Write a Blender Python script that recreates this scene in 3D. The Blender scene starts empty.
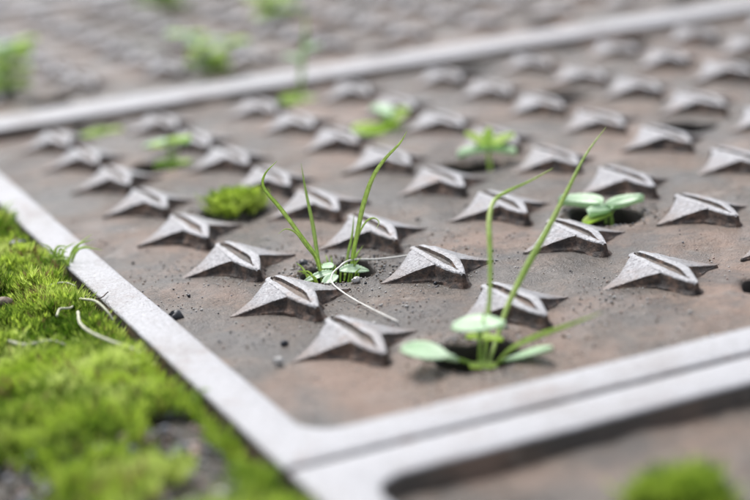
import bpy, math, random
import numpy as np
from mathutils import Vector, Matrix

S = 0.03            # one stud pitch is 3 cm; all builders below work in pitches
rng = np.random.default_rng(7)
random.seed(7)
scene = bpy.context.scene
COL = scene.collection

# ------------------------------------------------------------------ camera
R = np.array([[0.9112806943, -0.4026056918, -0.0864647503],
              [-0.1857685816, -0.2145463834, -0.9588847081],
              [0.3675017418, 0.8898755566, -0.2703034656]])
CAM = np.array([-2.8958260326, -8.3589846601, 3.0676792190])
FPX = 1694.286
cd = bpy.data.cameras.new('camera')
cam = bpy.data.objects.new('camera', cd)
COL.objects.link(cam)
m = Matrix.Identity(4)
for i in range(3):
    m[i][0] = R[0][i]; m[i][1] = -R[1][i]; m[i][2] = -R[2][i]; m[i][3] = CAM[i] * S
cam.matrix_world = m
cd.sensor_width = 36.0
cd.lens = FPX / 750 * 36.0
cd.clip_start = 0.01
cd.clip_end = 500
cd.dof.use_dof = True
cd.dof.focus_distance = 10.55 * S
cd.dof.aperture_fstop = (cd.lens * 1e-3) / (0.26 * S)
cd.dof.aperture_blades = 0
scene.camera = cam

# ------------------------------------------------------------------ light
world = bpy.data.worlds.new('World'); scene.world = world
world.use_nodes = True
nt = world.node_tree; nt.nodes.clear()
sky = nt.nodes.new('ShaderNodeTexSky'); sky.sky_type = 'NISHITA'; sky.sun_disc = False
SUN = Vector((0.02, 0.60, 0.95)).normalized()
sky.sun_elevation = math.asin(SUN.z)
sky.sun_rotation = math.atan2(SUN.x, SUN.y)
sky.dust_density = 2.0
hs = nt.nodes.new('ShaderNodeHueSaturation'); hs.inputs['Saturation'].default_value = 0.38
bg = nt.nodes.new('ShaderNodeBackground'); bg.inputs['Strength'].default_value = 0.11
ow = nt.nodes.new('ShaderNodeOutputWorld')
nt.links.new(sky.outputs[0], hs.inputs['Color']); nt.links.new(hs.outputs[0], bg.inputs[0]); nt.links.new(bg.outputs[0], ow.inputs[0])
sl = bpy.data.lights.new('sun', 'SUN'); sl.energy = 2.4; sl.angle = math.radians(28); sl.color = (1.0, 0.985, 0.97)
so = bpy.data.objects.new('sun', sl); COL.objects.link(so)
so.rotation_euler = SUN.to_track_quat('Z', 'Y').to_euler()
scene.view_settings.view_transform = 'Standard'
scene.view_settings.look = 'None'
scene.view_settings.exposure = 0.92
scene.view_settings.gamma = 1.0

# ------------------------------------------------------------------ helpers
def px(x, y, depth):
    """a point seen at pixel (x, y) of the 750 px wide photograph, at a distance along the view axis"""
    return CAM + depth * (R.T @ np.array([(x - 375) / FPX, (y - 250) / FPX, 1.0]))

def depth_of(p):
    return float(R[2] @ (np.array(p, float) - CAM))

def on_ground(x, y, z=0.0):
    d = R.T @ np.array([(x - 375) / FPX, (y - 250) / FPX, 1.0])
    return CAM + d * ((z - CAM[2]) / d[2])

def _hash(ix, iy, seed):
    h = (ix.astype(np.int64) * 374761393 + iy.astype(np.int64) * 668265263 + seed * 974711) & 0x7fffffff
    h = ((h ^ (h >> 13)) * 1274126177) & 0x7fffffff
    h = h ^ (h >> 16)
    return (h & 0xffff) / 65535.0

def vnoise(x, y, seed=0):
    x = np.asarray(x, float); y = np.asarray(y, float)
    ix = np.floor(x); iy = np.floor(y); fx = x - ix; fy = y - iy
    fx = fx * fx * (3 - 2 * fx); fy = fy * fy * (3 - 2 * fy)
    a = _hash(ix, iy, seed); b = _hash(ix + 1, iy, seed); c = _hash(ix, iy + 1, seed); d = _hash(ix + 1, iy + 1, seed)
    return (a * (1 - fx) + b * fx) * (1 - fy) + (c * (1 - fx) + d * fx) * fy * 1.0

def fbm(x, y, seed=0, oct=4):
    s = 0; a = 0.5
    for k in range(oct):
        s = s + a * (vnoise(x * 2 ** k + 17.3 * k, y * 2 ** k - 9.1 * k, seed + k) - 0.5)
        a *= 0.5
    return s            # about -0.45..0.45

def sstep(a, b, x):
    t = np.clip((x - a) / (b - a), 0, 1)
    return t * t * (3 - 2 * t)

def mesh(name, verts, faces, mats, fmat=None, smooth=True, sharp=None):
    me = bpy.data.meshes.new(name)
    me.from_pydata([tuple(v) for v in (np.asarray(verts, float) * S)], [], [tuple(int(i) for i in f) for f in faces])
    for mt in mats: me.materials.append(mt)
    if fmat is not None: me.polygons.foreach_set('material_index', np.asarray(fmat, dtype=np.int32))
    if smooth:
        me.polygons.foreach_set('use_smooth', np.ones(len(me.polygons), dtype=bool))
        if sharp: me.set_sharp_from_angle(angle=math.radians(sharp))
    me.update()
    return me

def tri_mesh(name, V, T, mats, fmat=None, smooth=False):
    """fast path for big triangle soups: V (n,3), T (m,3)"""
    me = bpy.data.meshes.new(name)
    V = np.asarray(V, np.float32) * S; T = np.asarray(T, np.int32)
    me.vertices.add(len(V)); me.vertices.foreach_set('co', V.ravel())
    me.loops.add(T.size); me.loops.foreach_set('vertex_index', T.ravel())
    me.polygons.add(len(T)); me.polygons.foreach_set('loop_start', np.arange(0, T.size, 3, dtype=np.int32))
    me.polygons.foreach_set('loop_total', np.full(len(T), 3, dtype=np.int32))
    for mt in mats: me.materials.append(mt)
    if fmat is not None: me.polygons.foreach_set('material_index', np.asarray(fmat, dtype=np.int32))
    me.update(calc_edges=True); me.validate()
    if smooth: me.polygons.foreach_set('use_smooth', np.ones(len(me.polygons), dtype=bool))
    return me

def link(name, me, parent=None, loc=(0, 0, 0), rot=None, scale=None):
    o = bpy.data.objects.new(name, me); COL.objects.link(o)
    if parent is not None: o.parent = parent
    o.location = tuple(float(c) * S for c in loc)
    if rot is not None: o.rotation_euler = rot
    if scale is not None: o.scale = scale
    return o

def tag(o, label=None, cat=None, group=None, kind=None):
    if label: o['label'] = label
    if cat: o['category'] = cat
    if group: o['group'] = group
    if kind: o['kind'] = kind
    return o

def thing(name, loc, label, cat, group=None):
    return tag(link(name, None, None, loc), label, cat, group)

# ------------------------------------------------------------------ materials
def nodes(name):
    mt = bpy.data.materials.new(name); mt.use_nodes = True
    n = mt.node_tree; n.nodes.clear()
    out = n.nodes.new('ShaderNodeOutputMaterial'); b = n.nodes.new('ShaderNodeBsdfPrincipled')
    n.links.new(b.outputs[0], out.inputs[0])
    return mt, n, b, out

def N(n, t, **k):
    d = n.nodes.new(t)
    for a, v in k.items():
        if a in d.inputs.keys(): d.inputs[a].default_value = v
        else: setattr(d, a, v)
    return d

def noise(n, co, scale, detail=6.0, rough=0.6, dist=0.0):
    d = N(n, 'ShaderNodeTexNoise'); d.inputs['Scale'].default_value = scale; d.inputs['Detail'].default_value = detail
    d.inputs['Roughness'].default_value = rough; d.inputs['Distortion'].default_value = dist
    n.links.new(co, d.inputs['Vector'])
    return d.outputs[0]

def ramp(n, fac, stops, interp='LINEAR'):
    r = N(n, 'ShaderNodeValToRGB'); r.color_ramp.interpolation = interp
    e = r.color_ramp.elements
    while len(e) < len(stops): e.new(0.5)
    for i, (p, c) in enumerate(stops):
        e[i].position = p; e[i].color = (c, c, c, 1) if isinstance(c, (int, float)) else (*c, 1)
    n.links.new(fac, r.inputs[0])
    return r.outputs[0]

def mix(n, fac, a, b, mode='MIX'):
    x = n.nodes.new('ShaderNodeMix'); x.data_type = 'RGBA'; x.blend_type = mode
    if isinstance(fac, (int, float)): x.inputs[0].default_value = fac
    else: n.links.new(fac, x.inputs[0])
    for s_, v in ((6, a), (7, b)):
        if isinstance(v, tuple): x.inputs[s_].default_value = (*v, 1)
        else: n.links.new(v, x.inputs[s_])
    return x.outputs[2]

def bump(n, b, hs_, dist=0.001, strength=1.0):
    prev = None
    for h, st, di in hs_:
        d = N(n, 'ShaderNodeBump'); d.inputs['Strength'].default_value = st; d.inputs['Distance'].default_value = di
        n.links.new(h, d.inputs['Height'])
        if prev: n.links.new(prev, d.inputs['Normal'])
        prev = d.outputs[0]
    n.links.new(prev, b.inputs['Normal'])

def geo_pos(n):
    return N(n, 'ShaderNodeNewGeometry').outputs['Position']

def mat_plate():
    mt, n, b, o = nodes('rusty_dirty_iron')
    co = geo_pos(n)
    big = noise(n, co, 38, 5, 0.6, 0.2)
    mid = noise(n, co, 95, 8, 0.7, 0.0)
    fine = noise(n, co, 900, 4, 0.7)
    grit = noise(n, co, 2600, 2, 0.6)
    c = ramp(n, big, [(0.36, (0.11, 0.107, 0.105)), (0.47, (0.185, 0.166, 0.148)), (0.54, (0.28, 0.218, 0.178)), (0.64, (0.42, 0.30, 0.235))])
    c2 = ramp(n, mid, [(0.36, (0.075, 0.068, 0.063)), (0.48, (0.19, 0.165, 0.143)), (0.58, (0.31, 0.275, 0.245)), (0.68, (0.46, 0.30, 0.20))])
    c = mix(n, 0.42, c, c2)
    c = mix(n, ramp(n, fine, [(0.35, 0.75), (0.65, 0.0)]), c, (0.085, 0.072, 0.062))
    c = mix(n, ramp(n, grit, [(0.62, 0.0), (0.70, 0.8)]), c, (0.55, 0.50, 0.46))
    c = mix(n, 1.0, c, (0.55, 0.50, 0.455), 'MULTIPLY')
    pa = noise(n, co, 17, 7, 0.68, 0.1)
    c = mix(n, ramp(n, pa, [(0.50, 0.0), (0.60, 0.65)]), c, (0.235, 0.155, 0.115))
    pb = noise(n, co, 29, 8, 0.72, 0.1)
    c = mix(n, ramp(n, pb, [(0.40, 0.7), (0.49, 0.0)]), c, (0.060, 0.054, 0.050))
    pc = noise(n, co, 75, 8, 0.75)
    c = mix(n, ramp(n, pc, [(0.58, 0.0), (0.68, 0.6)]), c, (0.30, 0.265, 0.235))
    n.links.new(c, b.inputs['Base Color'])
    n.links.new(ramp(n, big, [(0.40, 0.28), (0.58, 0.62)]), b.inputs['Roughness'])
    b.inputs['Specular IOR Level'].default_value = 0.5
    bump(n, b, [(mid, 0.7, 0.0012), (fine, 0.8, 0.0005), (grit, 0.9, 0.0003)])
    return mt

def mat_worn(name, base, dark, rust_amt=0.3, metallic=0.35, rough=0.45):
    mt, n, b, o = nodes(name)
    co = geo_pos(n)
    mid = noise(n, co, 140, 6, 0.65, 0.2)
    fine = noise(n, co, 1300, 4, 0.75)
    pit = noise(n, co, 2400, 2, 0.5)
    c = mix(n, ramp(n, fine, [(0.34, 0.9), (0.62, 0.0)]), base, dark)
    c = mix(n, ramp(n, mid, [(0.56, 0.0), (0.72, rust_amt)]), c, (0.30, 0.22, 0.18))
    c = mix(n, ramp(n, pit, [(0.30, 0.8), (0.36, 0.0)]), c, (0.10, 0.09, 0.085))
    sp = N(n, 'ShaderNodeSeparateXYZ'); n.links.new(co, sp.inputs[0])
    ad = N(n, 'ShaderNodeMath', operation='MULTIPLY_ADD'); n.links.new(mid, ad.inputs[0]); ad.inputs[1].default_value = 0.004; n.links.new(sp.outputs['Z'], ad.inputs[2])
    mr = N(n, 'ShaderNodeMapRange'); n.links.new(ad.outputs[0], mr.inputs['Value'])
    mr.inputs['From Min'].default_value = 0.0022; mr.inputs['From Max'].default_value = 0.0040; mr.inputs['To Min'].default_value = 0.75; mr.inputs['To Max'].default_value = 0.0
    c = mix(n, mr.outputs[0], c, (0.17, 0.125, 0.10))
    st = noise(n, co, 55, 7, 0.75)
    c = mix(n, ramp(n, st, [(0.50, 0.0), (0.66, 0.55)]), c, (0.23, 0.20, 0.185))
    n.links.new(c, b.inputs['Base Color'])
    b.inputs['Metallic'].default_value = metallic
    n.links.new(ramp(n, mid, [(0.3, rough - 0.08), (0.7, rough + 0.2)]), b.inputs['Roughness'])
    bump(n, b, [(mid, 0.5, 0.0007), (fine, 0.9, 0.0004), (pit, 0.9, 0.00025)])
    return mt

def mat_shaded_rust():
    mt, n, b, o = nodes('shaded_rust')
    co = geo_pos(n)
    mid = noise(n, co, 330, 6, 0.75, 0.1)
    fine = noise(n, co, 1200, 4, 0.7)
    c = ramp(n, mid, [(0.32, (0.018, 0.015, 0.015)), (0.46, (0.045, 0.033, 0.028)), (0.55, (0.11, 0.072, 0.054)), (0.66, (0.24, 0.15, 0.105))])  # rust tones darkened so upright walls carry painted shade
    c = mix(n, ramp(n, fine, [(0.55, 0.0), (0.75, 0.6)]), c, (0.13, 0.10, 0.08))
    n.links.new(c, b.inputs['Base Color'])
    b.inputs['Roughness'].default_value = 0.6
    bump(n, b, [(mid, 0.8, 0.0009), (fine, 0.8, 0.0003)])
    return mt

def mat_soil(name='soil', cols=None):
    mt, n, b, o = nodes(name)
    co = geo_pos(n)
    v = N(n, 'ShaderNodeTexVoronoi'); v.inputs['Scale'].default_value = 260; n.links.new(co, v.inputs['Vector'])
    mid = noise(n, co, 120, 6, 0.65)
    fine = noise(n, co, 1100, 4, 0.7)
    c = ramp(n, mid, [(0.3, (0.035, 0.03, 0.025)), (0.5, (0.085, 0.075, 0.062)), (0.7, (0.17, 0.155, 0.14))])
    c = mix(n, ramp(n, fine, [(0.55, 0.0), (0.72, 0.6)]), c, (0.24, 0.22, 0.21))
    n.links.new(c, b.inputs['Base Color']); b.inputs['Roughness'].default_value = 0.9
    bump(n, b, [(v.outputs['Distance'], 0.6, 0.0015), (mid, 0.9, 0.002), (fine, 0.9, 0.0006)])
    return mt

def mat_leaf(name, cols, scale=60, trans=0.4, rough=0.45, spec=0.4):
    mt, n, b, o = nodes(name)
    co = geo_pos(n)
    a = noise(n, co, scale, 3, 0.6)
    c = ramp(n, a, [(0.33, cols[0]), (0.5, cols[1]), (0.68, cols[2])])
    f = noise(n, co, 1500, 2, 0.6)
    c = mix(n, ramp(n, f, [(0.4, 0.35), (0.6, 0.0)]), c, tuple(x * 0.6 for x in cols[0]))
    n.links.new(c, b.inputs['Base Color']); b.inputs['Roughness'].default_value = rough
    b.inputs['Specular IOR Level'].default_value = spec
    t = N(n, 'ShaderNodeBsdfTranslucent'); n.links.new(c, t.inputs['Color'])
    ms = N(n, 'ShaderNodeMixShader'); ms.inputs[0].default_value = trans
    n.links.new(b.outputs[0], ms.inputs[1]); n.links.new(t.outputs[0], ms.inputs[2]); n.links.new(ms.outputs[0], o.inputs[0])
    return mt

def mat_plain(name, col, rough=0.7, var=0.3, scale=700):
    mt, n, b, o = nodes(name)
    co = geo_pos(n)
    a = noise(n, co, scale, 4, 0.6)
    c = mix(n, ramp(n, a, [(0.35, 1.0), (0.65, 0.0)]), col, tuple(x * (1 - var) for x in col))
    n.links.new(c, b.inputs['Base Color']); b.inputs['Roughness'].default_value = rough
    bump(n, b, [(a, 0.5, 0.0003)])
    return mt

M_PLATE = mat_plate()
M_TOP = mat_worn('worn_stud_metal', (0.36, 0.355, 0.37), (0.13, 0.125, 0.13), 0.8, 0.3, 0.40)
M_LIP = mat_worn('lit_polished_ridge', (0.43, 0.425, 0.44), (0.20, 0.195, 0.20), 0.7, 0.3, 0.38)  # polished ridge, colour raised to paint lit lips against shaded wings
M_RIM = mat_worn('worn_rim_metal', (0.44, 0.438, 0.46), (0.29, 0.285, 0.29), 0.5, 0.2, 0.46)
M_RUST_SHADE = mat_shaded_rust()
M_SOIL = mat_soil()
M_HOLE_SHADE = mat_plain('shaded_hole_soil', (0.032, 0.025, 0.020), 0.7, 0.4, 400)  # hole soil blackened to paint the shade inside
M_MOSS = [mat_leaf('moss_green', ((0.13, 0.23, 0.025), (0.28, 0.40, 0.05), (0.45, 0.54, 0.12)), 45, 0.5, 0.6, 0.25),
          mat_leaf('moss_lime', ((0.34, 0.50, 0.04), (0.54, 0.68, 0.10), (0.74, 0.82, 0.30)), 70, 0.5, 0.6, 0.25),
          mat_leaf('moss_deep', ((0.07, 0.15, 0.010), (0.13, 0.26, 0.018), (0.20, 0.34, 0.02)), 60, 0.3, 0.6, 0.25),
          mat_leaf('moss_dry', ((0.20, 0.14, 0.05), (0.30, 0.24, 0.09), (0.40, 0.34, 0.14)), 60, 0.3, 0.7, 0.2)]
M_GRASS = mat_leaf('grass_green', ((0.52, 0.70, 0.18), (0.64, 0.80, 0.26), (0.74, 0.86, 0.36)), 90, 0.5, 0.4, 0.5)
M_COTY = mat_leaf('pale_leaf', ((0.50, 0.72, 0.44), (0.60, 0.78, 0.54), (0.68, 0.82, 0.62)), 120, 0.35, 0.38, 0.6)
M_LIME = mat_leaf('lime_leaf', ((0.58, 0.78, 0.20), (0.68, 0.84, 0.28), (0.76, 0.87, 0.36)), 60, 0.6, 0.45, 0.4)
M_STEMG = mat_leaf('stem_green', ((0.30, 0.50, 0.09), (0.40, 0.60, 0.12), (0.50, 0.68, 0.18)), 90, 0.3, 0.45, 0.4)
M_FIBRE = mat_plain('dry_fibre', (0.50, 0.50, 0.36), 0.6, 0.25)
M_WHITE = mat_plain('white_root', (0.75, 0.73, 0.68), 0.6, 0.15)
M_STONES = [mat_plain('grey_stone', (0.20, 0.21, 0.24), 0.6), mat_plain('pink_stone', (0.42, 0.30, 0.26), 0.6),
            mat_plain('pale_stone', (0.52, 0.50, 0.48), 0.5), mat_plain('dark_stone', (0.045, 0.048, 0.058), 0.45),
            mat_plain('brown_stone', (0.20, 0.15, 0.11), 0.7)]

# ------------------------------------------------------------------ ground
g = 1600.0
gv = [(-g, -g, -0.42), (g, -g, -0.42), (g, g, -0.42), (-g, g, -0.42)]
tag(link('ground', mesh('ground', gv, [(0, 1, 2, 3)], [M_SOIL], smooth=False)), kind='structure')

def moss_height(x, y):
    """top of the soil bed left of the covers"""
    h = 0.03 + 0.16 * fbm(x * 1.3, y * 1.3, 31, 4) + 0.07 * fbm(x * 5, y * 5, 37, 3)
    edge = sstep(0.0, 0.16, -0.66 - x)                  # dips into a gap beside the rim
    low = sstep(-1.25, -2.1, x) * sstep(0.8, -1.2, y)     # lower gravelly patch near the camera
    return h * edge - 0.16 * (1 - edge) - 0.12 * low

def soil_bed():
    xs = np.concatenate([np.linspace(-14, -2.6, 60)[:-1], np.linspace(-2.6, -0.655, 70)])
    ys = np.concatenate([np.linspace(-10, -3.2, 40)[:-1], np.linspace(-3.2, 9, 330)[:-1], np.linspace(9, 30, 80)])
    X, Y = np.meshgrid(xs, ys)
    Z = moss_height(X, Y)
    V = np.stack([X, Y, Z], -1).reshape(-1, 3)
    nx = len(xs); F = []
    for j in range(len(ys) - 1):
        for i in range(nx - 1):
            a = j * nx + i; F.append((a, a + 1, a + nx + 1, a + nx))
    tag(link('soil', mesh('soil', V, F, [M_SOIL])), kind='structure')
soil_bed()

# ------------------------------------------------------------------ cast iron covers
HOLE_R = 0.25
def hole_list(y0, flip=False):
    if flip: return [(0.875 + 2 * i, y0 + 0.56 - 2 * j) for i in range(6) for j in range(4)]
    return [(0.875 + 2 * i, y0 - 0.58 + 2 * j) for i in range(6) for j in range(5)]

def plate_z(x, y, holes, studs):
    z = 0.06 * fbm(x * 1.1, y * 1.1, 5, 3) + 0.055 * fbm(x * 3.7, y * 3.7, 9, 4) + 0.022 * fbm(x * 12, y * 12, 13, 2)
    mk = 0.0 * x
    for sx, sy in studs:                                     # the cast plate is true round the studs
        dx = np.abs(x - sx); dy = np.abs(y - sy)
        mk = np.maximum(mk, np.where((dx < 0.6) & (dy < 0.6), sstep(1.25, 0.8, np.hypot(dx / 0.42, dy / 0.42)), 0))
    z = z * (1 - 0.75 * mk) - 0.004
    for hx, hy in holes:
        d = np.hypot(x - hx, (y - hy) * 1.0)
        a = np.arctan2(y - hy, x - hx)
        z = z + 0.016 * np.exp(-((d - 0.33) / 0.09) ** 2) * (0.8 + 0.4 * np.sin(a * 2 + hx * 5 + hy))
        z = z - 0.02 * sstep(0.29, 0.23, d)
    for sx, sy in studs:                                     # dirt gathered round every stud
        dx = np.abs(x - sx); dy = np.abs(y - sy)
        m_ = (dx < 0.6) & (dy < 0.6)
        z = z + np.where(m_, 0.004 * np.exp(-((dx / 0.3) ** 2 + (dy / 0.36) ** 2) ** 2), 0)
    return z

def make_plate(x0, x1, y0, y1, res, holes, studs, name='plate'):
    """one sheet, regular grid with a polar patch sunk in at every hole"""
    nx = int(round((x1 - x0) / res)); ny = int(round((y1 - y0) / res))
    xs = np.linspace(x0, x1, nx + 1); ys = np.linspace(y0, y1, ny + 1)
    X, Y = np.meshgrid(xs, ys)
    V = [np.stack([X, Y, plate_z(X, Y, holes, studs)], -1).reshape(-1, 3)]
    skip = np.zeros((ny, nx), bool); F = []; off = (nx + 1) * (ny + 1); FM = []
    for hx, hy in holes:
        i0 = int(np.searchsorted(xs, hx - 0.33)) - 1; i1 = int(np.searchsorted(xs, hx + 0.33))
        j0 = int(np.searchsorted(ys, hy - 0.33)) - 1; j1 = int(np.searchsorted(ys, hy + 0.33))
        if i0 < 1 or j0 < 1 or i1 > nx - 1 or j1 > ny - 1: continue
        skip[j0:j1, i0:i1] = True
        loop = [(j0, i) for i in range(i0, i1)] + [(j, i1) for j in range(j0, j1)] + [(j1, i) for i in range(i1, i0, -1)] + [(j, i0) for j in range(j1, j0, -1)]
        L = len(loop); idx = [j * (nx + 1) + i for j, i in loop]
        bx = np.array([xs[i] for j, i in loop]); by = np.array([ys[j] for j, i in loop])
        ang = np.arctan2(by - hy, bx - hx)
        wob = HOLE_R * (1 + 0.05 * np.sin(ang * 3 + hx * 7) + 0.03 * np.sin(ang * 5 + hy * 3))
        cx = hx + wob * np.cos(ang); cy = hy + wob * np.sin(ang)
        rings = [idx]
        def ring(rx, ry, rz):
            nonlocal off
            V.append(np.stack([rx, ry, rz], -1)); r_ = list(range(off, off + L)); off += L; rings.append(r_)
        for t in (0.35, 0.65, 0.85, 0.95):
            rx = bx * (1 - t) + cx * t; ry = by * (1 - t) + cy * t
            ring(rx, ry, plate_z(rx, ry, holes, studs))
        zt = plate_z(cx, cy, holes, studs)
        for sc, dz in ((0.985, 0.012), (0.96, 0.04), (0.93, 0.12), (0.90, 0.22), (0.84, 0.29), (0.55, 0.32), (0.25, 0.31)):
            rx = hx + (cx - hx) * sc; ry = hy + (cy - hy) * sc
            ring(rx, ry, (zt if dz < 0.1 else 0 * zt) - dz + 0.03 * fbm(rx * 9, ry * 9, 3, 3))
        V.append(np.array([[hx, hy, -0.30]])); ctr = off; off += 1
        nr = len(rings)
        for k in range(nr - 1):
            a, b = rings[k], rings[k + 1]
            for q in range(L):
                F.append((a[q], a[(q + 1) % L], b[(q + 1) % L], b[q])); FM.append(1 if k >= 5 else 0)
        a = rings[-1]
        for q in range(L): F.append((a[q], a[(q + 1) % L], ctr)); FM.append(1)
    for j in range(ny):
        for i in range(nx):
            if not skip[j, i]:
                a = j * (nx + 1) + i; F.append((a, a + 1, a + nx + 2, a + nx + 1)); FM.append(0)
    return mesh(name, np.concatenate(V), F, [M_PLATE, M_HOLE_SHADE, M_SOIL], FM)

def make_rim(x0, x1, y0, y1, wx, wy, H=0.1):
    """closed rectangular rim: outer wall, rounded arrises, top face, inner wall with filleted corners"""
    def loop(ax, bx, ay, by, r):
        P = []
        for (cx, cy, a0) in ((bx - r, ay + r, -90), (bx - r, by - r, 0), (ax + r, by - r, 90), (ax + r, ay + r, 180)):
            for k in range(9):
                a = math.radians(a0 + 90 * k / 8); P.append((cx + r * math.cos(a), cy + r * math.sin(a)))
        Q = []
        nsub = {8: 80, 17: 110, 26: 110, 35: 110}      # cut the straight runs so they can waver a little
        for i, p in enumerate(P):
            Q.append(p)
            if i in nsub:
                q = P[(i + 1) % len(P)]
                for k in range(1, nsub[i]): Q.append((p[0] + (q[0] - p[0]) * k / nsub[i], p[1] + (q[1] - p[1]) * k / nsub[i]))
        return np.array(Q)
    b = 0.016
    secs = [(0, 0, 0.02, -0.40), (0, 0, 0.02, H - b), (b * 0.3, b * 0.3, 0.02, H - b * 0.3), (b, b, 0.02, H),
            (wx * 0.5, wy * 0.5, 0.08, H + 0.002), (wx - b, wy - b, 0.2, H), (wx - b * 0.3, wy - b * 0.3, 0.2, H - b * 0.3), (wx, wy, 0.2, H - b), (wx + 0.02, wy + 0.02, 0.2, -0.05)]
    V = []; 
    for dx, dy, r, z in secs:
        Q = loop(x0 + dx, x1 - dx, y0 + dy, y1 - dy, r)
        wv = 0.010 * fbm(Q[:, 0] * 2.2, Q[:, 1] * 2.2, 61, 4)
        wz = 0.010 * fbm(Q[:, 0] * 1.6, Q[:, 1] * 1.6, 67, 3)
        V.append(np.stack([Q[:, 0] + wv, Q[:, 1] + wv, z + (wz if z > 0 else 0 * wz)], -1))
    L = len(V[0]); F = []; FM = []
    for k in range(len(secs) - 1):
        for q in range(L):
            a = k * L + q; b_ = k * L + (q + 1) % L
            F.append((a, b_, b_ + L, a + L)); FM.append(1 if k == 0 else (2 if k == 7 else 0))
    return mesh('rim', np.concatenate(V), F, [M_RIM, M_RUST_SHADE, M_PLATE], FM, sharp=60)

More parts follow.
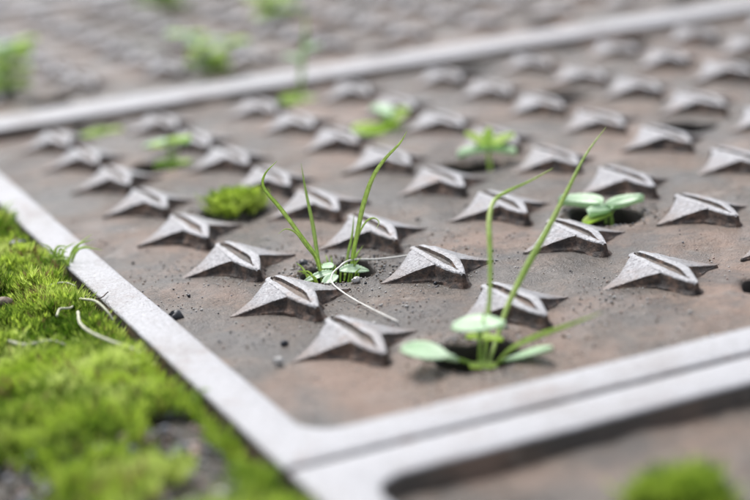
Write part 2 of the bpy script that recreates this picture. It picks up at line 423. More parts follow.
def make_stud(seed):
    """saddle stud: a slotted ridge along y with a pointed, drooping near end and two swept-down wings along x"""
    r = np.random.default_rng(seed)
    j = lambda s_: float(r.uniform(-s_, s_))
    H = 0.114 + j(0.005); fr = -0.40 + j(0.012); bk = 0.275 + j(0.012)
    V = []; F = []; FM = []
    def wob(x, y): return 0.007 * fbm(x * 11 + seed * 3.1, y * 11, 71, 4) + 0.004 * fbm(x * 38, y * 38 + seed, 73, 2)
    def bh(y):
        return np.interp(y, [fr, fr + .03, -.28, -.19, -.15, .0, .15, bk - .02, bk], [.012, .026, .060, .086, .088, .082, .074, .064, .054]) * (1 + 0.22 * np.asarray(fbm(y * 11 + seed, y * 0 + seed, 75, 3)))
    def ridge(y): return H - 0.024 * sstep(-0.12, fr, y) ** 0.9 - 0.006 * sstep(0.12, bk, y)
    def wall(loop, foot, rings=((0.88, 0.002), (0.62, 0.004), (0.36, 0.010), (0.16, 0.024), (-0.5, 0.06))):
        """skirt from a closed vertex loop down into the plate"""
        nonlocal V
        P0 = np.array([V[i] for i in loop]); L = len(loop); cur = list(loop)
        tn = np.roll(P0[:, :2], -1, 0) - np.roll(P0[:, :2], 1, 0)
        nr_ = np.stack([tn[:, 1], -tn[:, 0]], -1); nr_ /= np.linalg.norm(nr_, axis=1, keepdims=True) + 1e-9
        for _ in range(3): nr_ = (np.roll(nr_, 1, 0) + 2 * nr_ + np.roll(nr_, -1, 0)) / 4
        for s_, (zz, fl) in enumerate(rings):
            k = 1 + 2.2 * fbm(P0[:, 0] * 16 + s_, P0[:, 1] * 16, 81 + s_, 3)
            Q = P0[:, :2] + nr_ * (fl * foot * k * np.clip(P0[:, 2] / 0.06, 0.3, 1))[:, None]
            z = P0[:, 2] * zz if zz > 0 else np.full(L, -0.06)
            off = len(V); V += [(Q[q, 0], Q[q, 1], z[q]) for q in range(L)]; new = list(range(off, off + L))
            for q in range(L):
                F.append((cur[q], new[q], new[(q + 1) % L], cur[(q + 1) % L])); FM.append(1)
            cur = new
    # ridge: columns follow the outline, so lips and slot keep straight clean edges
    ys = np.concatenate([np.linspace(fr, -.1, 34), np.linspace(-.1, bk, 28)[1:]]); ny = len(ys)
    cols = []
    g0, g1 = fr + 0.062, bk - 0.012
    for y in ys:
        w = float(bh(y)); lip = float(np.interp(y, [fr, -.25, -.12, bk], [.038, .054, .058, .044]))
        gh = max(w - lip, 0.004) * (1 if g0 < y < g1 else 0.6)
        d = 0.024 * float(sstep(g0 - .012, g0 + .012, y)) * float(sstep(g1 + .03, g1 - .02, y)) * (1 if w - lip > 0.004 else 0.0)
        zr = float(ridge(y))
        e = 0.006; cs = -0.006 * (1 if g0 < y < g1 else 0)
        prof = [(-w, -.012), (-w + e * .5, -.005), (-w + e * 1.5, -.001), (-(w + gh) / 2, .001), (cs - gh - 0.003, 0), (cs - gh + .003, -d * .85), (cs - gh * .4, -d), (cs + gh * .4, -d * 1.05), (cs + gh - .003, -d * .85), (cs + gh + .003, 0), ((w + gh) / 2, .001), (w - e * 1.5, -.001), (w - e * .5, -.005), (w, -.012)]
        cols.append([(x, y, zr + dz + float(wob(np.array(x), np.array(y)))) for x, dz in prof])
    K = 14
    for row in cols: V += row
    V[0:K] = [(x, y - 0.004, z - 0.008) for x, y, z in V[0:K]]
    for i in range(ny - 1):
        for q in range(K - 1):
            a_ = i * K + q; F.append((a_, a_ + 1, a_ + K + 1, a_ + K))
            deep = 4 <= q <= 8
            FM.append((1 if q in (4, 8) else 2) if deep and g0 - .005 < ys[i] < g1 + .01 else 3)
    loop = list(range(K)) + [i * K + K - 1 for i in range(1, ny)] + [(ny - 1) * K + q for q in range(K - 2, -1, -1)] + [i * K for i in range(ny - 2, 0, -1)]
    wall(loop, 1.0)
    # wings
    for sg in (-1, 1):
        tw = j(0.014); sx = np.concatenate([np.linspace(0.058, 0.12, 6)[:-1], np.linspace(0.12, 0.392 + j(0.01), 17)]); nr = 16; off = len(V)
        tipx = sx[-1]
        for x in sx:
            yf = np.interp(x, [.05, .085, .11, .15, .20, .27, .34, tipx], [-.20, -.165, -.142, -.112, -.083, -.050, -.022, -.006]) + 0.016 * float(fbm(np.array(x * 18.0), np.array(seed * 2.3 + sg), 77, 3))
            yb = 0.016 * float(fbm(np.array(x * 18.0), np.array(seed * 4.3 + sg), 78, 3)) + np.interp(x, [.05, .085, .11, .15, .20, .27, .34, tipx], [.225, .210, .185, .148, .108, .064, .030, .008])
            t = np.linspace(0, 1, nr); y = yf + (yb - yf) * t + tw * x / .385
            u = np.clip((x - 0.078) / (tipx - 0.078), 0, 1)
            z = (H - 0.003) * ((1 - u) ** 1.22) + 0.010 * u ** 0.5 - 0.0035
            z = z + wob(sg * x + 0 * y, y) * (1 - 0.6 * u)
            z[0] -= 0.005; z[-1] -= 0.006; z = np.maximum(z, 0.008)
            V += [(sg * x, float(yy), float(zz)) for yy, zz in zip(y, z)]
        nc = len(sx)
        for i in range(nc - 1):
            for q in range(nr - 1):
                a_ = off + i * nr + q; f_ = (a_, a_ + nr, a_ + nr + 1, a_ + 1); F.append(f_ if sg > 0 else f_[::-1]); FM.append(0)
        lp = [off + i * nr for i in range(nc)] + [off + (nc - 1) * nr + q for q in range(1, nr)] + [off + i * nr + nr - 1 for i in range(nc - 2, -1, -1)] + [off + q for q in range(nr - 2, 0, -1)]
        wall(lp if sg > 0 else lp[::-1], 1.0)
    return mesh('stud', np.array(V), F, [M_TOP, M_RUST_SHADE, M_PLATE, M_LIP], FM, sharp=35)

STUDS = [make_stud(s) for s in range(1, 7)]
X0, X1 = -0.645, 12.6
def cover(y_out0, y_out1, ylat, rows, res, label, holes, seed, cols=12):
    r = random.Random(seed)
    t = thing('iron_cover', (0, (y_out0 + y_out1) / 2, 0), label, 'metal cover', 'cast iron covers laid edge to edge')
    oy = (y_out0 + y_out1) / 2
    wx, wy = 0.25, 0.305
    inv = (0, -oy, 0)
    link('rim', make_rim(X0, X1, y_out0, y_out1, wx, wy), t, inv)
    pos = [(c_ + 0.385, ylat + k) for k in rows for c_ in range(cols)]
    link('plate', make_plate(X0 + wx - 0.03, X1 - wx + 0.03, y_out0 + wy - 0.03, y_out1 - wy + 0.03, res, holes, pos), t, inv)
    for sx, sy in pos:
        o = link('stud', r.choice(STUDS), t, (sx + r.uniform(-.012, .012), sy - oy + r.uniform(-.012, .012), r.uniform(-.006, .004)),
                 (0, r.uniform(-.02, .02), r.uniform(-.035, .035)))
        s_ = r.uniform(0.97, 1.04); o.scale = (s_, s_, r.uniform(0.92, 1.1))
    return t

cover(-1.607, 8.13, 0, range(8), 0.034, 'rusty cast iron cover in focus with rows of slotted studs and plants in its holes', hole_list(0), 1)
cover(8.155, 18.1, 10.03, range(8), 0.085, 'blurred studded iron cover behind the far double rim', hole_list(10.03), 2)
cover(-11.37, -1.655, -3.24, range(0, -3, -1), 0.06, 'iron cover in the near right corner with bare plate and one moss tuft', [(h[0] - 0.17, h[1] - 0.08) for h in hole_list(-3.24, True)], 3, 12)
cover(18.14, 27.8, 19.9, range(6), 0.12, 'farthest iron cover, a blurred strip in the top left corner', hole_list(19.9), 4)

# ------------------------------------------------------------------ moss
def shoot_template(seed):
    """a moss shoot seen as whorls of narrow leaves: (v, 3 verts) triangles around a short axis"""
    r = np.random.default_rng(seed); V = []
    for lvl, (z0, n_, out, up) in enumerate(((0.25, 4, 0.75, 0.25), (0.6, 5, 0.7, 0.45), (0.9, 4, 0.35, 0.55))):
        for k in range(n_):
            a = 2 * math.pi * (k + 0.5 * lvl) / n_ + r.uniform(-.3, .3)
            d = np.array([math.cos(a), math.sin(a)]); p = np.array([-d[1], d[0]])
            w = 0.13; l = r.uniform(0.8, 1.15)
            V += [[*(d * 0.04 + p * w), z0], [*(d * 0.04 - p * w), z0], [*(d * out * l), z0 + up * l]]
    return np.array(V)
TEMPL = [shoot_template(s) for s in range(6)]

def moss_mesh(name, P, size, fm, tilt=0.35):
    """P (n,3) shoot bases, size (n,) height, fm (n,) material"""
    V = []; FM = []
    n_ = len(P); k = rng.integers(0, len(TEMPL), n_)
    ang = rng.uniform(0, 2 * math.pi, n_); tx = rng.normal(0, tilt, n_); ty = rng.normal(0, tilt, n_)
    for q in range(len(TEMPL)):
        s_ = k == q; T = TEMPL[q]; m_ = s_.sum()
        if not m_: continue
        ca, sa = np.cos(ang[s_])[:, None], np.sin(ang[s_])[:, None]
        x = T[:, 0] * ca - T[:, 1] * sa; y = T[:, 0] * sa + T[:, 1] * ca; z = np.repeat(T[None, :, 2], m_, 0)
        x = x * 0.55 + z * tx[s_][:, None]; y = y * 0.55 + z * ty[s_][:, None]
        W = np.stack([x, y, z], -1) * size[s_][:, None, None] + P[s_][:, None, :]
        V.append(W.reshape(-1, 3)); FM.append(np.repeat(fm[s_], len(T) // 3))
    V = np.concatenate(V); FM = np.concatenate(FM)
    return tri_mesh(name, V, np.arange(len(V)).reshape(-1, 3), M_MOSS, FM)

def moss_bed():
    n_ = 62000
    x = -0.68 - rng.uniform(0, 1, n_) ** 1.1 * 2.6; y = rng.uniform(-2.6, 8.5, n_)
    far = rng.uniform(0, 1, 9000); x = np.r_[x, -0.68 - rng.uniform(0, 5, 9000)]; y = np.r_[y, 8 + far * 14]
    cover_ = fbm(x * 1.1, y * 1.1, 91, 4) + 0.235 + 0.32 * fbm(x * 4.5, y * 4.5, 92, 2) - 0.36 * sstep(-1.35, -2.1, x + 0.10 * (y + 1)) * sstep(1.6, -0.4, y) - 0.10 * sstep(-0.8, -1.8, y)
    keep = (cover_ + rng.uniform(-0.06, 0.06, len(x)) > 0.02)
    x, y, cv = x[keep], y[keep], cover_[keep]
    clump = vnoise(x * 6, y * 6, 95) * 0.6 + vnoise(x * 14, y * 14, 96) * 0.4
    z = moss_height(x, y) + 0.11 * clump - 0.02
    size = 0.055 + 0.05 * clump * rng.uniform(0.6, 1.2, len(x))
    h = fbm(x * 2.2, y * 2.2, 99, 3) + rng.normal(0, 0.10, len(x)) + 0.25 * (clump - 0.5)
    fm = np.where(h > 0.04, 1, np.where(h < -0.13, 2, 0)); fm[rng.uniform(0, 1, len(x)) < 0.05 + 0.5 * sstep(0.10, 0.3, fbm(x * 3, y * 3, 111, 3))] = 3
    me = moss_mesh('moss', np.stack([x, y, z], -1), size, fm)
    tag(link('moss', me), kind='stuff')
moss_bed()

def moss_clump(x, y, r, h, n_, label, z0=-0.08, lime=0.5):
    a = rng.uniform(0, 2 * math.pi, n_); q = np.sqrt(rng.uniform(0, 1, n_))
    lump = 1 + 0.2 * np.sin(a * 3 + x * 9) + 0.12 * np.sin(a * 7 + y)
    dx = r * q * np.cos(a) * lump; dy = r * q * np.sin(a) * lump
    z = z0 + h * (1 - q ** 2) ** 0.6 * (0.85 + 0.3 * vnoise(dx * 20, dy * 20, 7))
    fm = rng.choice([0, 1, 2], n_, p=[0.9 * (1 - lime), lime, 0.1 * (1 - lime)])
    t = thing('moss_clump', (x, y, 0), label, 'moss', 'moss clumps growing in cover holes')
    # dark peat core that carries the shoots
    K = [(0, 0, z0 + h * 0.9)]; F = []
    for i, (rr, zz) in enumerate(((0.35, 0.84), (0.7, 0.62), (0.92, 0.3), (0.98, -0.4))):
        for k in range(20):
            an = 2 * math.pi * k / 20; lu = 1 + 0.25 * math.sin(an * 3 + x * 9)
            K.append((r * rr * lu * math.cos(an), r * rr * lu * math.sin(an), z0 + h * zz))
            if i: F.append((1 + (i - 1) * 20 + k, 1 + i * 20 + k, 1 + i * 20 + (k + 1) % 20, 1 + (i - 1) * 20 + (k + 1) % 20))
    for k in range(20): F.append((0, 1 + k, 1 + (k + 1) % 20))
    link('peat', mesh('peat', K, F, [M_SOIL]), t)
    tag(link('moss_shoots', moss_mesh('moss_shoots', np.stack([dx, dy, z], -1), rng.uniform(0.04, 0.09, n_), fm, 0.5), t), kind='stuff')
    return t

# ------------------------------------------------------------------ plant parts
def curve_pts(P, n_=24):
    """Catmull-Rom through the given points"""
    P = np.array(P, float); P = np.vstack([2 * P[0] - P[1], P, 2 * P[-1] - P[-2]])
    out = []; seg = len(P) - 3
    for i in range(n_ + 1):
        u = i / n_ * seg; k = min(int(u), seg - 1); t = u - k
        a, b, c, d = P[k:k + 4]
        out.append(0.5 * (2 * b + (c - a) * t + (2 * a - 5 * b + 4 * c - d) * t * t + (3 * b - a - 3 * c + d) * t ** 3))
    return np.array(out)

def ribbon(name, P, w, mat, face=None, taper=(0.7, 1.0, 0.06), thick=0.22, n_=26, tip_start=0.45):
    """grass blade: a tapering keeled blade with real thickness along a curve"""
    C = curve_pts(P, n_); T = np.gradient(C, axis=0); T /= np.linalg.norm(T, axis=1, keepdims=True)
    f = np.array(face if face is not None else -R[2], float)
    V = []; F = []
    for i, (c, t) in enumerate(zip(C, T)):
        s = np.cross(t, f); s /= np.linalg.norm(s) + 1e-9
        nn = np.cross(s, t)
        u = i / n_
        k = taper[0] + (taper[1] - taper[0]) * min(u / tip_start, 1) if u < tip_start else taper[1] + (taper[2] - taper[1]) * ((u - tip_start) / (1 - tip_start)) ** 1.4
        hw = w * 0.27 * k
        V += [c + s * hw + nn * hw * 0.28, c + nn * hw * 0.02, c - s * hw + nn * hw * 0.28, c - nn * hw * thick * 1.6]
    m_ = 4
    for i in range(n_):
        for q in range(m_):
            a = i * m_ + q; b = i * m_ + (q + 1) % m_; F.append((a, b, b + m_, a + m_))
    F.append((0, 1, 2, 3)); e = n_ * m_; F.append((e + 3, e + 2, e + 1, e))
    return C[0], mesh(name, np.array(V) - C[0], F, [mat])

def tube(name, P, r0, r1, mat, n_=30, sides=6):
    C = curve_pts(P, n_); T = np.gradient(C, axis=0); T /= np.linalg.norm(T, axis=1, keepdims=True)
    V = []; F = []
    up = np.array([0.13, 0.2, 0.97])
    for i, (c, t) in enumerate(zip(C, T)):
        s = np.cross(t, up); s /= np.linalg.norm(s) + 1e-9; b = np.cross(s, t)
        r = (r0 + (r1 - r0) * i / n_) * (1 + 0.15 * math.sin(i * 2.1))
        for q in range(sides):
            a = 2 * math.pi * q / sides; V.append(c + r * (math.cos(a) * s + math.sin(a) * b))
    for i in range(n_):
        for q in range(sides):
            a = i * sides + q; b_ = i * sides + (q + 1) % sides; F.append((a, b_, b_ + sides, a + sides))
    F.append(tuple(range(sides))[::-1]); F.append(tuple(n_ * sides + q for q in range(sides)))
    return C[0], mesh(name, np.array(V) - C[0], F, [mat])

def leaf(name, base, tip, width, mat, up=(0, 0, 1), notch=0.0, cup=0.20, droop=0.10, teeth=0.0, n_=22, m_=10, shape=0.9):
    """leaf blade from base to tip: rounded outline, folded midrib, a lower face and an edge"""
    base = np.array(base, float); tip = np.array(tip, float); d = tip - base; L = np.linalg.norm(d); d /= L
    s = np.cross(d, np.array(up, float)); s /= np.linalg.norm(s) + 1e-9; u = np.cross(s, d)
    V = []; F = []
    for side in (0, 1):
        for i in range(n_ + 1):
            t = i / n_
            w = width * 0.5 * max(math.sin(math.pi * (0.03 + 0.95 * t) ** shape), 0.03) ** 0.72
            for q in range(m_ + 1):
                v = q / m_ * 2 - 1
                a = t + notch * (abs(v) ** 1.3) * (t ** 2) - notch * 0.5 * t ** 4 * (1 - abs(v))
                ww = w * (1 + (teeth * (0.5 if i % 2 else -0.5) if abs(v) == 1 else 0))
                p = base + d * L * a + s * v * ww + u * (cup * width * v * v - droop * L * t * t + 0.02 * width * math.sin(7 * v + 5 * t) - 0.02 * width * abs(math.sin(9 * (t - 0.35 * abs(v)) * math.pi)) - 0.03 * width * max(0, 1 - abs(v) * 5))
                p = p - u * (0.005 + 0.03 * width * (1 - v * v)) * side
                V.append(p)
    K = (n_ + 1) * (m_ + 1)
    for i in range(n_):
        for q in range(m_):
            a = i * (m_ + 1) + q
            F.append((a, a + 1, a + m_ + 2, a + m_ + 1)); F.append((K + a, K + a + m_ + 1, K + a + m_ + 2, K + a + 1))
    ed = [q for q in range(m_ + 1)] + [i * (m_ + 1) + m_ for i in range(1, n_ + 1)] + [n_ * (m_ + 1) + q for q in range(m_ - 1, -1, -1)] + [i * (m_ + 1) for i in range(n_ - 1, 0, -1)]
    for i in range(len(ed)):
        a, b = ed[i], ed[(i + 1) % len(ed)]; F.append((b, a, K + a, K + b))
    return base, mesh(name, np.array(V) - base, F, [mat])

class Plant:
    def __init__(s, name, base, label, cat, group=None):
        s.b = np.array(base, float); s.t = thing(name, base, label, cat, group); s.d = depth_of(base)
    def P(s, pts, d0=0.0, d1=None):
        d1 = d0 if d1 is None else d1; n_ = max(len(pts) - 1, 1)
        return [px(x, y, s.d + d0 + (d1 - d0) * i / n_) for i, (x, y) in enumerate(pts)]
    def add(s, res, name, label=None):
        base, me = res
        o = link(name, me, s.t, base - s.b)
        if label: o['label'] = label
        return o
    def blade(s, pts, w, d0=0.0, d1=None, mat=None, **k):
        W = s.P(pts, d0, d1); W[0] = W[0] + np.array([0, 0, -0.02])
        return s.add(ribbon('grass_blade', W, w, mat or M_GRASS, **k), 'grass_blade')
    def stem(s, pts, r, d0=0.0, d1=None, mat=None):
        return s.add(tube('stem', s.P(pts, d0, d1), r, r * 0.75, mat or M_STEMG, 14, 6), 'stem')
    def leaf(s, a, b, w, da=0.0, db=None, mat=None, label=None, **k):
        db = da if db is None else db
        return s.add(leaf('leaf', px(*a, s.d + da), px(*b, s.d + db), w, mat or M_COTY, **k), 'leaf', label)
    def wleaf(s, base, tip, w, mat=None, **k):
        return s.add(leaf('leaf', base, tip, w, mat or M_COTY, **k), 'leaf')

# ---- plant 1: two grass tufts in the hole among the sharp studs
p = Plant('grass_tuft', (0.84, 1.40, -0.02), 'thin bright green grass tuft in sharp focus with four long curved blades', 'grass')
p.blade([(320, 272), (317, 258), (301, 236), (281, 209), (264, 188), (265, 174), (277, 161)], 0.052, -0.05, -0.35)
p.blade([(322, 272), (318, 258), (313, 226), (306, 192), (301, 163)], 0.050, -0.05, 0.15)
p.blade([(320, 272), (315, 258), (306, 246), (296, 233), (286, 229), (278, 234)], 0.028, -0.05, -0.3)
p.blade([(351, 272), (353, 254), (357, 235), (363, 206), (372, 179), (384, 160), (400, 143), (407, 131)], 0.060, 0.05, -0.25)
p.blade([(345, 272), (348, 254), (352, 236), (354, 214)], 0.036, 0.05, 0.15)
p.blade([(354, 262), (357, 240), (365, 223), (373, 218), (379, 222), (376, 229)], 0.024, 0.05, -0.1)
for k in range(26):
    a = random.uniform(0, 6.28); l = random.uniform(0.07, 0.17); r0 = random.uniform(0.02, 0.17)
    b0 = np.array([0.84 + r0 * math.cos(a), 1.40 + r0 * math.sin(a), -0.07]); d_ = np.array([math.cos(a), math.sin(a), 0]) * random.uniform(0.2, 0.9) * l
    p.add(ribbon('grass_blade', [b0, b0 + d_ * 0.4 + [0, 0, l * 0.8], b0 + d_ + [0, 0, l * random.uniform(0.9, 1.3)]], 0.026, M_GRASS, n_=6), 'grass_blade')
c0 = np.array([0.84, 1.36, 0.0])
for (a, b, w) in (((0.02, 0.00, 0.03), (0.20, -0.05, 0.05), 0.11), ((-0.02, -0.05, 0.02), (-0.15, -0.14, 0.03), 0.10), ((0.0, 0.06, 0.04), (-0.06, 0.20, 0.06), 0.10), ((-0.02, 0.0, 0.03), (-0.22, 0.02, 0.04), 0.07)):
    p.wleaf(c0 + a, c0 + b, w * 0.8, M_COTY, droop=0.3, cup=0.05, teeth=0.15, up=(0.3 * (b[0] - a[0]) * 5, -0.5, 1))

# ---- plant 2: round pale leaves and tall blades in the near hole
p = Plant('grass_tuft', (0.875, -0.56, -0.05), 'tall grass tuft with round pale green leaves in the nearest hole', 'grass')
p.blade([(484, 362), (487, 335), (490, 290), (490, 250), (489, 222), (493, 203), (504, 193), (530, 181), (553, 168)], 0.058, 0.0, 0.75, taper=(0.5, 1.0, 0.12))
p.blade([(488, 362), (497, 338), (508, 305), (526, 268), (546, 232), (565, 195), (585, 156), (606, 127)], 0.072, 0.0, 0.9, taper=(0.45, 1.0, 0.05))
p.blade([(492, 364), (512, 348), (540, 335), (572, 324), (603, 312)], 0.060, -0.02, -0.2, taper=(0.35, 1.0, 0.05))
p.blade([(478, 362), (480, 345), (483, 322), (488, 300)], 0.030, 0.0, -0.1)
p.stem([(482, 368), (480, 350), (478, 325)], 0.011)
p.stem([(480, 368), (460, 360), (430, 356)], 0.011, 0.0, -0.15)
p.stem([(486, 369), (500, 362), (516, 356)], 0.012)
p.leaf((452, 326), (505, 323), 0.27, -0.05, -0.12, notch=0.0, droop=0.0, cup=0.05, shape=0.8)
p.leaf((401, 348), (456, 356), 0.25, -0.20, -0.24, droop=0.02, cup=0.05, shape=0.8, notch=-0.12)
p.leaf((505, 360), (551, 346), 0.17, -0.1, -0.32, droop=0.02, cup=0.05)
p.leaf((466, 337), (503, 338), 0.08, 0.05, 0.05, mat=M_LIME, droop=0.05)
p.leaf((470, 367), (497, 365), 0.075, -0.22, -0.24, mat=M_LIME, label='small yellow-green leaf low in the hole', droop=0.05)

# ---- plant 3: seedling with toothed pale leaves
p = Plant('seedling', (2.875, 1.42, -0.1), 'pale green seedling with toothed leaves in the right-hand dark hole', 'seedling')
p.stem([(612, 226), (611, 216), (607, 208)], 0.013)
p.stem([(606, 224), (606, 214), (603, 206)], 0.010)
p.leaf((602, 207), (559, 199), 0.24, 0, 0.15, teeth=0.08, droop=0.06)
p.leaf((606, 209), (644, 199), 0.19, 0, 0.05, teeth=0.16, droop=-0.02)
p.leaf((610, 209), (589, 217), 0.16, -0.05, -0.2, teeth=0.1, droop=-0.06)
p.leaf((612, 213), (583, 224), 0.13, -0.05, -0.25, mat=M_LIME, teeth=0.1, droop=0.02)

# ---- plant 4
p = Plant('seedling', (2.95, 3.40, -0.1), 'yellow-green seedling with thin forked stem in the mid hole', 'seedling')
p.stem([(491, 172), (489, 160), (488, 146)], 0.020, mat=M_LIME)
p.leaf((488, 150), (458, 152), 0.17, 0, -0.2, mat=M_COTY, teeth=0.1, droop=0.1)
p.leaf((488, 148), (466, 131), 0.13, 0, 0.1, mat=M_LIME, teeth=0.1)
p.leaf((489, 148), (513, 132), 0.14, 0, 0.1, mat=M_LIME, teeth=0.1)
p.leaf((489, 151), (516, 150), 0.16, 0, -0.1, mat=M_COTY, teeth=0.1, droop=0.1)
p.leaf((488, 147), (489, 127), 0.10, 0, 0.0, mat=M_LIME)

def bushy(base, label, H, n_, mats, spread=0.5, lw=0.16, stems=3, name='seedling', seed=1):
    """small leafy weed: several stems, leaf pairs up each stem"""
    r = random.Random(seed); p_ = Plant(name, base, label, 'weed' if name == 'weed' else 'seedling')
    b = np.array(base, float)
    for k in range(stems):
        a = r.uniform(0, 6.28); e = np.array([math.cos(a), math.sin(a), 0]) * spread * r.uniform(0.3, 0.8) + np.array([0, 0, H * r.uniform(0.7, 1.05)])
        P_ = [b, b + e * [0.3, 0.3, 0.5], b + e]
        p_.add(tube('stem', P_, 0.011, 0.007, M_STEMG, 8, 5), 'stem')
        C_ = curve_pts(P_, 10)
        for j in range(n_):
            c = C_[3 + int(7 * j / max(n_ - 1, 1))]
            for sgn in (0, math.pi):
                a2 = a + j * 1.57 + sgn + r.uniform(-.4, .4); l = r.uniform(0.8, 1.3) * lw * 1.7
                p_.wleaf(c, c + np.array([math.cos(a2) * l, math.sin(a2) * l, r.uniform(0, 0.5) * l]), lw * r.uniform(0.8, 1.2), r.choice(mats), droop=0.12, teeth=0.1, n_=8, m_=6)
    return p_

# ---- small plants deeper in the main cover
p = Plant('seedling', (2.875, 5.40, -0.1), 'blurred broad-leaved seedling low between the middle studs', 'seedling')
p.stem([(383, 137), (384, 128), (390, 118)], 0.02)
p.leaf((384, 130), (355, 134), 0.34, 0, -0.3, mat=M_LIME, droop=0.05)
p.leaf((386, 128), (407, 107), 0.26, 0, 0.1, mat=M_LIME)
p.leaf((386, 131), (404, 126), 0.2, 0, 0.1, mat=M_LIME)
p.leaf((390, 116), (372, 104), 0.18, 0, 0.3, mat=M_COTY)
p = bushy((0.99, 5.42, -0.1), 'blurred leafy seedling near the left rim behind the moss clump', 0.34, 2, [M_LIME, M_COTY, M_LIME], 0.14, 0.10, 4, seed=4)
p = bushy((0.86, 7.35, -0.05), 'smallest blurred seedling just in front of the far rim', 0.12, 1, [M_LIME, M_GRASS], 0.14, 0.11, 4, seed=8)
p = Plant('grass_tuft', (2.875, 7.40, -0.05), 'tall thin blurred sprig crossing the far rim', 'grass')
p.blade([(300, 106), (301, 80), (303, 52), (306, 25), (303, 6)], 0.10, 0, 0.2, mat=M_STEMG)
p.leaf((302, 62), (284, 54), 0.14, 0, 0, mat=M_COTY); p.leaf((303, 52), (320, 44), 0.14, 0, 0, mat=M_COTY)
p.leaf((300, 104), (280, 98), 0.30, 0, 0, mat=M_LIME); p.leaf((300, 104), (318, 100), 0.25, 0, 0, mat=M_LIME)
moss_clump(0.875, 3.41, 0.20, 0.10, 800, 'bright round moss clump filling a hole beside the left stud columns', -0.02, 0.7)
p = Plant('grass_tuft', (0.80, 3.50, 0.02), 'few short grass blades rising from the round moss clump', 'grass')
for (a, b) in (((216, 203), (208, 188)), ((222, 200), (220, 184)), ((230, 200), (233, 186)), ((240, 204), (246, 190)), ((226, 203), (214, 194))):
    p.blade([a, ((a[0] + b[0]) / 2 + 1, (a[1] + b[1]) / 2), b], 0.04)
moss_clump(0.70, -2.78, 0.18, 0.10, 750, 'blurred green moss clump on the near right cover', -0.04, 0.35)

# ---- weeds on the far cover
bushy((2.72, 9.5, -0.05), 'large lime green leafy weed growing on the far cover', 0.50, 3, [M_LIME, M_LIME, M_COTY], 0.42, 0.13, 6, name='weed', seed=11)
bushy((0.55, 10.1, -0.05), 'green weed cut by the left edge on the far cover', 0.60, 3, [M_LIME, M_GRASS, M_COTY], 0.35, 0.15, 6, name='weed', seed=14)
bushy((4.0, 15.4, -0.05), 'green weed at the top edge above the lime green weed', 0.6, 3, [M_LIME, M_GRASS], 0.3, 0.2, 5, name='weed', seed=17)
bushy((4.875, 13.45, -0.05), 'faint small weed farther right on the far cover', 0.4, 2, [M_LIME, M_COTY], 0.4, 0.2, 3, name='weed', seed=19)

# ---- grass on the moss beside the rim
def edge_tuft(base, label, n_, L, seed, lean=(0.6, 0.2)):
    r = random.Random(seed); p_ = Plant('grass_tuft', base, label, 'grass'); b = np.array(base, float)
    for k in range(n_):
        a = r.uniform(0, 6.28); l = L * r.uniform(0.4, 1.1)
        d_ = np.array([math.cos(a) + lean[0] * r.random(), math.sin(a) + lean[1], 0]) * l * r.uniform(0.3, 0.8)
        s0 = b + np.array([r.uniform(-.06, .06), r.uniform(-.06, .06), -0.03])
        p_.add(ribbon('grass_blade', [s0, s0 + d_ * 0.35 + [0, 0, l * 0.6], s0 + d_ + [0, 0, l * r.uniform(0.4, 0.85)]], 0.030, M_GRASS, n_=8), 'grass_blade')
    return p_
q = on_ground(61, 268, 0.08); p = edge_tuft(q, 'fine green grass tuft leaning over the left rim from the moss', 24, 0.26, 3)
p.blade([(62, 268), (72, 253), (82, 247), (94, 245)], 0.020, 0, 0.2)
p.blade([(58, 268), (52, 250), (40, 242)], 0.020)
q = on_ground(6, 220, 0.08); edge_tuft(q, 'short grass tuft by the rim at the left edge of the photo', 16, 0.22, 5)
q = on_ground(196, 402, 0.02); edge_tuft(q, 'blurred low sprig in the gap beside the near end of the rim', 12, 0.18, 9)

# ---- dry stems and the white root
def fibre(name, pts, z, r, mat, label, cat, group=None):
    """z: height above the plate at every point, so the fibre drapes over what it lies on"""
    W = [on_ground(x, y, zz) for (x, y), zz in zip(pts, z)]
    b, me = tube(name, W, r, r * 0.7, mat, 40, 6)
    tag(link(name, me, None, b), label, cat, group)
fibre('white_root', [(412, 255), (379, 259), (351, 260), (338, 268), (332, 275), (333, 284), (350, 297), (374, 310), (399, 322)], [0.06, 0.05, 0.07, 0.09, 0.08, 0.05, 0.03, 0.03, 0.02], 0.0065, M_WHITE, 'fine white root looping from the middle grass tuft across the plate', 'root')
DG = 'dry stems lying on the moss'
fibre('dry_stem', [(-3, 267), (10, 263), (20, 258), (33, 257)], [.16, .16, .17, .15], 0.009, M_FIBRE, 'pale curved dry stem on moss at the left edge of the photo', 'stem', DG)
fibre('dry_stem', [(57, 316), (60, 309), (70, 308), (75, 304)], [.14, .15, .15, .13], 0.009, M_FIBRE, 'short hooked dry stem on moss left of the long bent stem', 'stem', DG)
fibre('dry_stem', [(78, 312), (80, 323), (90, 332), (110, 341), (130, 348), (140, 355), (136, 370)], [.14, .16, .17, .17, .16, .15, .12], 0.010, M_FIBRE, 'longest thick bent dry stem lying across the moss', 'stem', DG)
fibre('dry_stem', [(80, 299), (95, 301), (106, 310), (113, 320)], [.13, .18, .17, .12], 0.009, M_FIBRE, 'thin arched dry stem touching the rim edge', 'stem', DG)
fibre('dry_stem', [(40, 290), (55, 284), (66, 283), (75, 286)], [.14, .15, .15, .14], 0.010, M_FIBRE, 'thin straight dry stem below the fine grass tuft', 'stem', DG)
fibre('dry_stem', [(5, 340), (25, 345), (50, 341), (65, 345)], [.14, .15, .14, .12], 0.012, M_FIBRE, 'faint dry stem on moss farther left of the long bent stem', 'stem', DG)
fibre('dry_stem', [(78, 301), (88, 296), (100, 298), (108, 292)], [.12, .125, .125, .12], 0.005, M_RUST_SHADE, 'hair-thin dark twig lying on the pale left rim', 'twig')

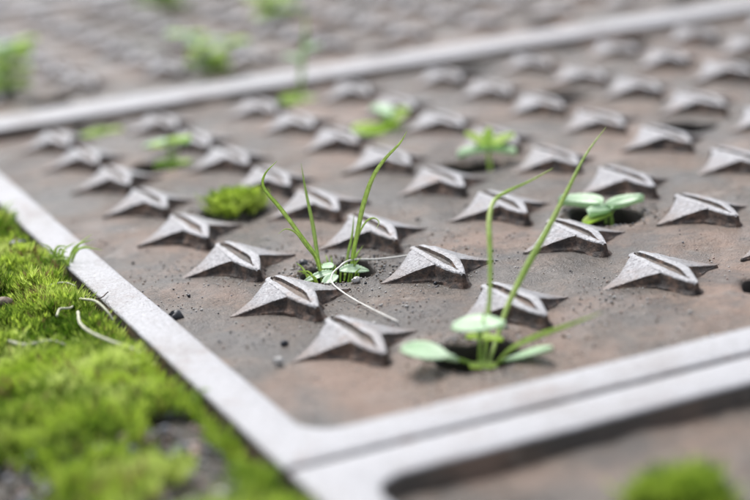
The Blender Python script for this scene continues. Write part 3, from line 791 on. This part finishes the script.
# ------------------------------------------------------------------ stones and grit
def rock(seed, n_lat=5, n_lon=8):
    r = np.random.default_rng(seed); V = [(0, 0, -1)]
    for i in range(1, n_lat):
        a = math.pi * i / n_lat - math.pi / 2
        for k in range(n_lon):
            b = 2 * math.pi * k / n_lon; V.append((math.cos(a) * math.cos(b), math.cos(a) * math.sin(b), math.sin(a)))
    V.append((0, 0, 1)); V = np.array(V); V *= r.uniform(0.72, 1.1, (len(V), 1)); V *= [1, r.uniform(0.65, 0.95), r.uniform(0.55, 0.8)]
    T = []
    for k in range(n_lon): T.append((0, 1 + (k + 1) % n_lon, 1 + k))
    for i in range(n_lat - 2):
        for k in range(n_lon):
            a = 1 + i * n_lon + k; b = 1 + i * n_lon + (k + 1) % n_lon; T += [(a, b, b + n_lon), (a, b + n_lon, a + n_lon)]
    e = len(V) - 1
    for k in range(n_lon): T.append((e, 1 + (n_lat - 2) * n_lon + k, 1 + (n_lat - 2) * n_lon + (k + 1) % n_lon))
    return V, np.array(T)

def scatter(name, P, size, fm, templates, kind='stuff', smooth=False):
    V = []; T = []; FM = []; off = 0
    for p_, s_, f_ in zip(P, size, fm):
        tv, tt = templates[random.randrange(len(templates))]
        a = random.uniform(0, 6.28); c, s = math.cos(a), math.sin(a)
        W = tv @ np.array([[c, s, 0], [-s, c, 0], [0, 0, 1]]) * s_ + p_
        V.append(W); T.append(tt + off); FM += [f_] * len(tt); off += len(W)
    me = tri_mesh(name, np.concatenate(V), np.concatenate(T), M_STONES, FM, smooth)
    tag(link(name, me), kind=kind)

ROCKS = [rock(s) for s in range(6)]; GRAINS = [rock(s + 20, 3, 4) for s in range(5)]
# gravel on the soil bed (mostly near the camera)
n_ = 5200
x = -0.72 - rng.uniform(0, 1, n_) * 3.2; y = np.where(rng.uniform(0, 1, n_) < 0.75, rng.uniform(-3.2, 1.2, n_), rng.uniform(1, 9, n_))
sz = rng.uniform(0.010, 0.030, n_) * (1 + 0.8 * (rng.uniform(0, 1, n_) > 0.93))
scatter('gravel', np.stack([x, y, moss_height(x, y) + sz * 0.4 + 0.035 * rng.uniform(0, 1, n_)], -1), sz, rng.choice([0, 1, 2, 3, 4], n_, p=[.34, .18, .20, .14, .14]), ROCKS, smooth=True)
# grit on the main cover
n_ = 7000
x = np.where(rng.uniform(0, 1, n_) < 0.5, rng.uniform(-0.36, 2.2, n_), rng.uniform(-0.3, 7, n_)); y = np.where(rng.uniform(0, 1, n_) < 0.7, rng.uniform(-1.25, 3.0, n_), rng.uniform(-1.2, 7.6, n_))
dens = vnoise(x * 2.3, y * 2.3, 44) * 0.7 + vnoise(x * 7, y * 7, 45) * 0.3
HL = hole_list(0)
inh = np.zeros(n_, bool)
for hx, hy in HL: inh |= np.hypot(x - hx, y - hy) < 0.24
k_ = (dens + rng.uniform(-.25, .25, n_) > 0.48) & ~inh
x, y = x[k_], y[k_]; sz = rng.uniform(0.0035, 0.010, len(x)) * np.where(rng.uniform(0, 1, len(x)) > 0.965, 1.9, 1)
ST = [(c_ + 0.385, float(r_)) for r_ in range(8) for c_ in range(12)]
scatter('grit', np.stack([x, y, plate_z(x, y, HL, ST) + sz * 0.4], -1), sz, rng.choice([0, 1, 2, 3, 4], len(x), p=[.14, .14, .44, .10, .18]), GRAINS)
# soil crumbs round the mouths of the planted holes
cx_, cy_ = [], []
for hx, hy in [(0.875, -0.58), (0.875, 1.42), (2.875, 1.42), (2.875, 3.42), (0.875, 3.42)]:
    a_ = rng.uniform(0, 6.283, 260); r_ = 0.255 + np.abs(rng.normal(0, 0.065, 260)); cx_.append(hx + r_ * np.cos(a_)); cy_.append(hy + r_ * np.sin(a_))
x, y = np.concatenate(cx_), np.concatenate(cy_); sz = rng.uniform(0.004, 0.013, len(x))
scatter('soil_crumbs', np.stack([x, y, plate_z(x, y, HL, ST) + sz * 0.3], -1), sz, rng.choice([0, 2, 3, 4], len(x), p=[.1, .12, .3, .48]), GRAINS)

def pebble(pxy, z, s_, mat, label, seed):
    q = on_ground(*pxy, z); V, T = rock(seed, 7, 10)
    me = mesh('pebble', V * s_, T, [mat], sharp=50)
    tag(link('pebble', me, None, q), label, 'pebble', 'loose pebbles')
pebble((176, 317), 0.03, 0.055, M_STONES[3], 'black angular pebble against the left rim', 41)
pebble((303, 263), 0.015, 0.035, M_STONES[3], 'small black pebble left of the middle grass tuft', 42)
pebble((284, 343), 0.015, 0.03, M_STONES[3], 'dark pebble on bare plate left of the nearest stud', 43)
pebble((279, 361), 0.02, 0.035, M_STONES[2], 'pale pebble at the tip of the nearest stud', 44)
pebble((18, 246), 0.14, 0.07, M_STONES[3], 'dark pebble half sunk in moss at the left', 45)
pebble((3, 302), 0.14, 0.06, M_STONES[4], 'brown pebble in the moss at the left edge', 46)
pebble((356, 280), 0.03, 0.03, M_STONES[2], 'tan pebble right beside the middle grass tuft', 47)
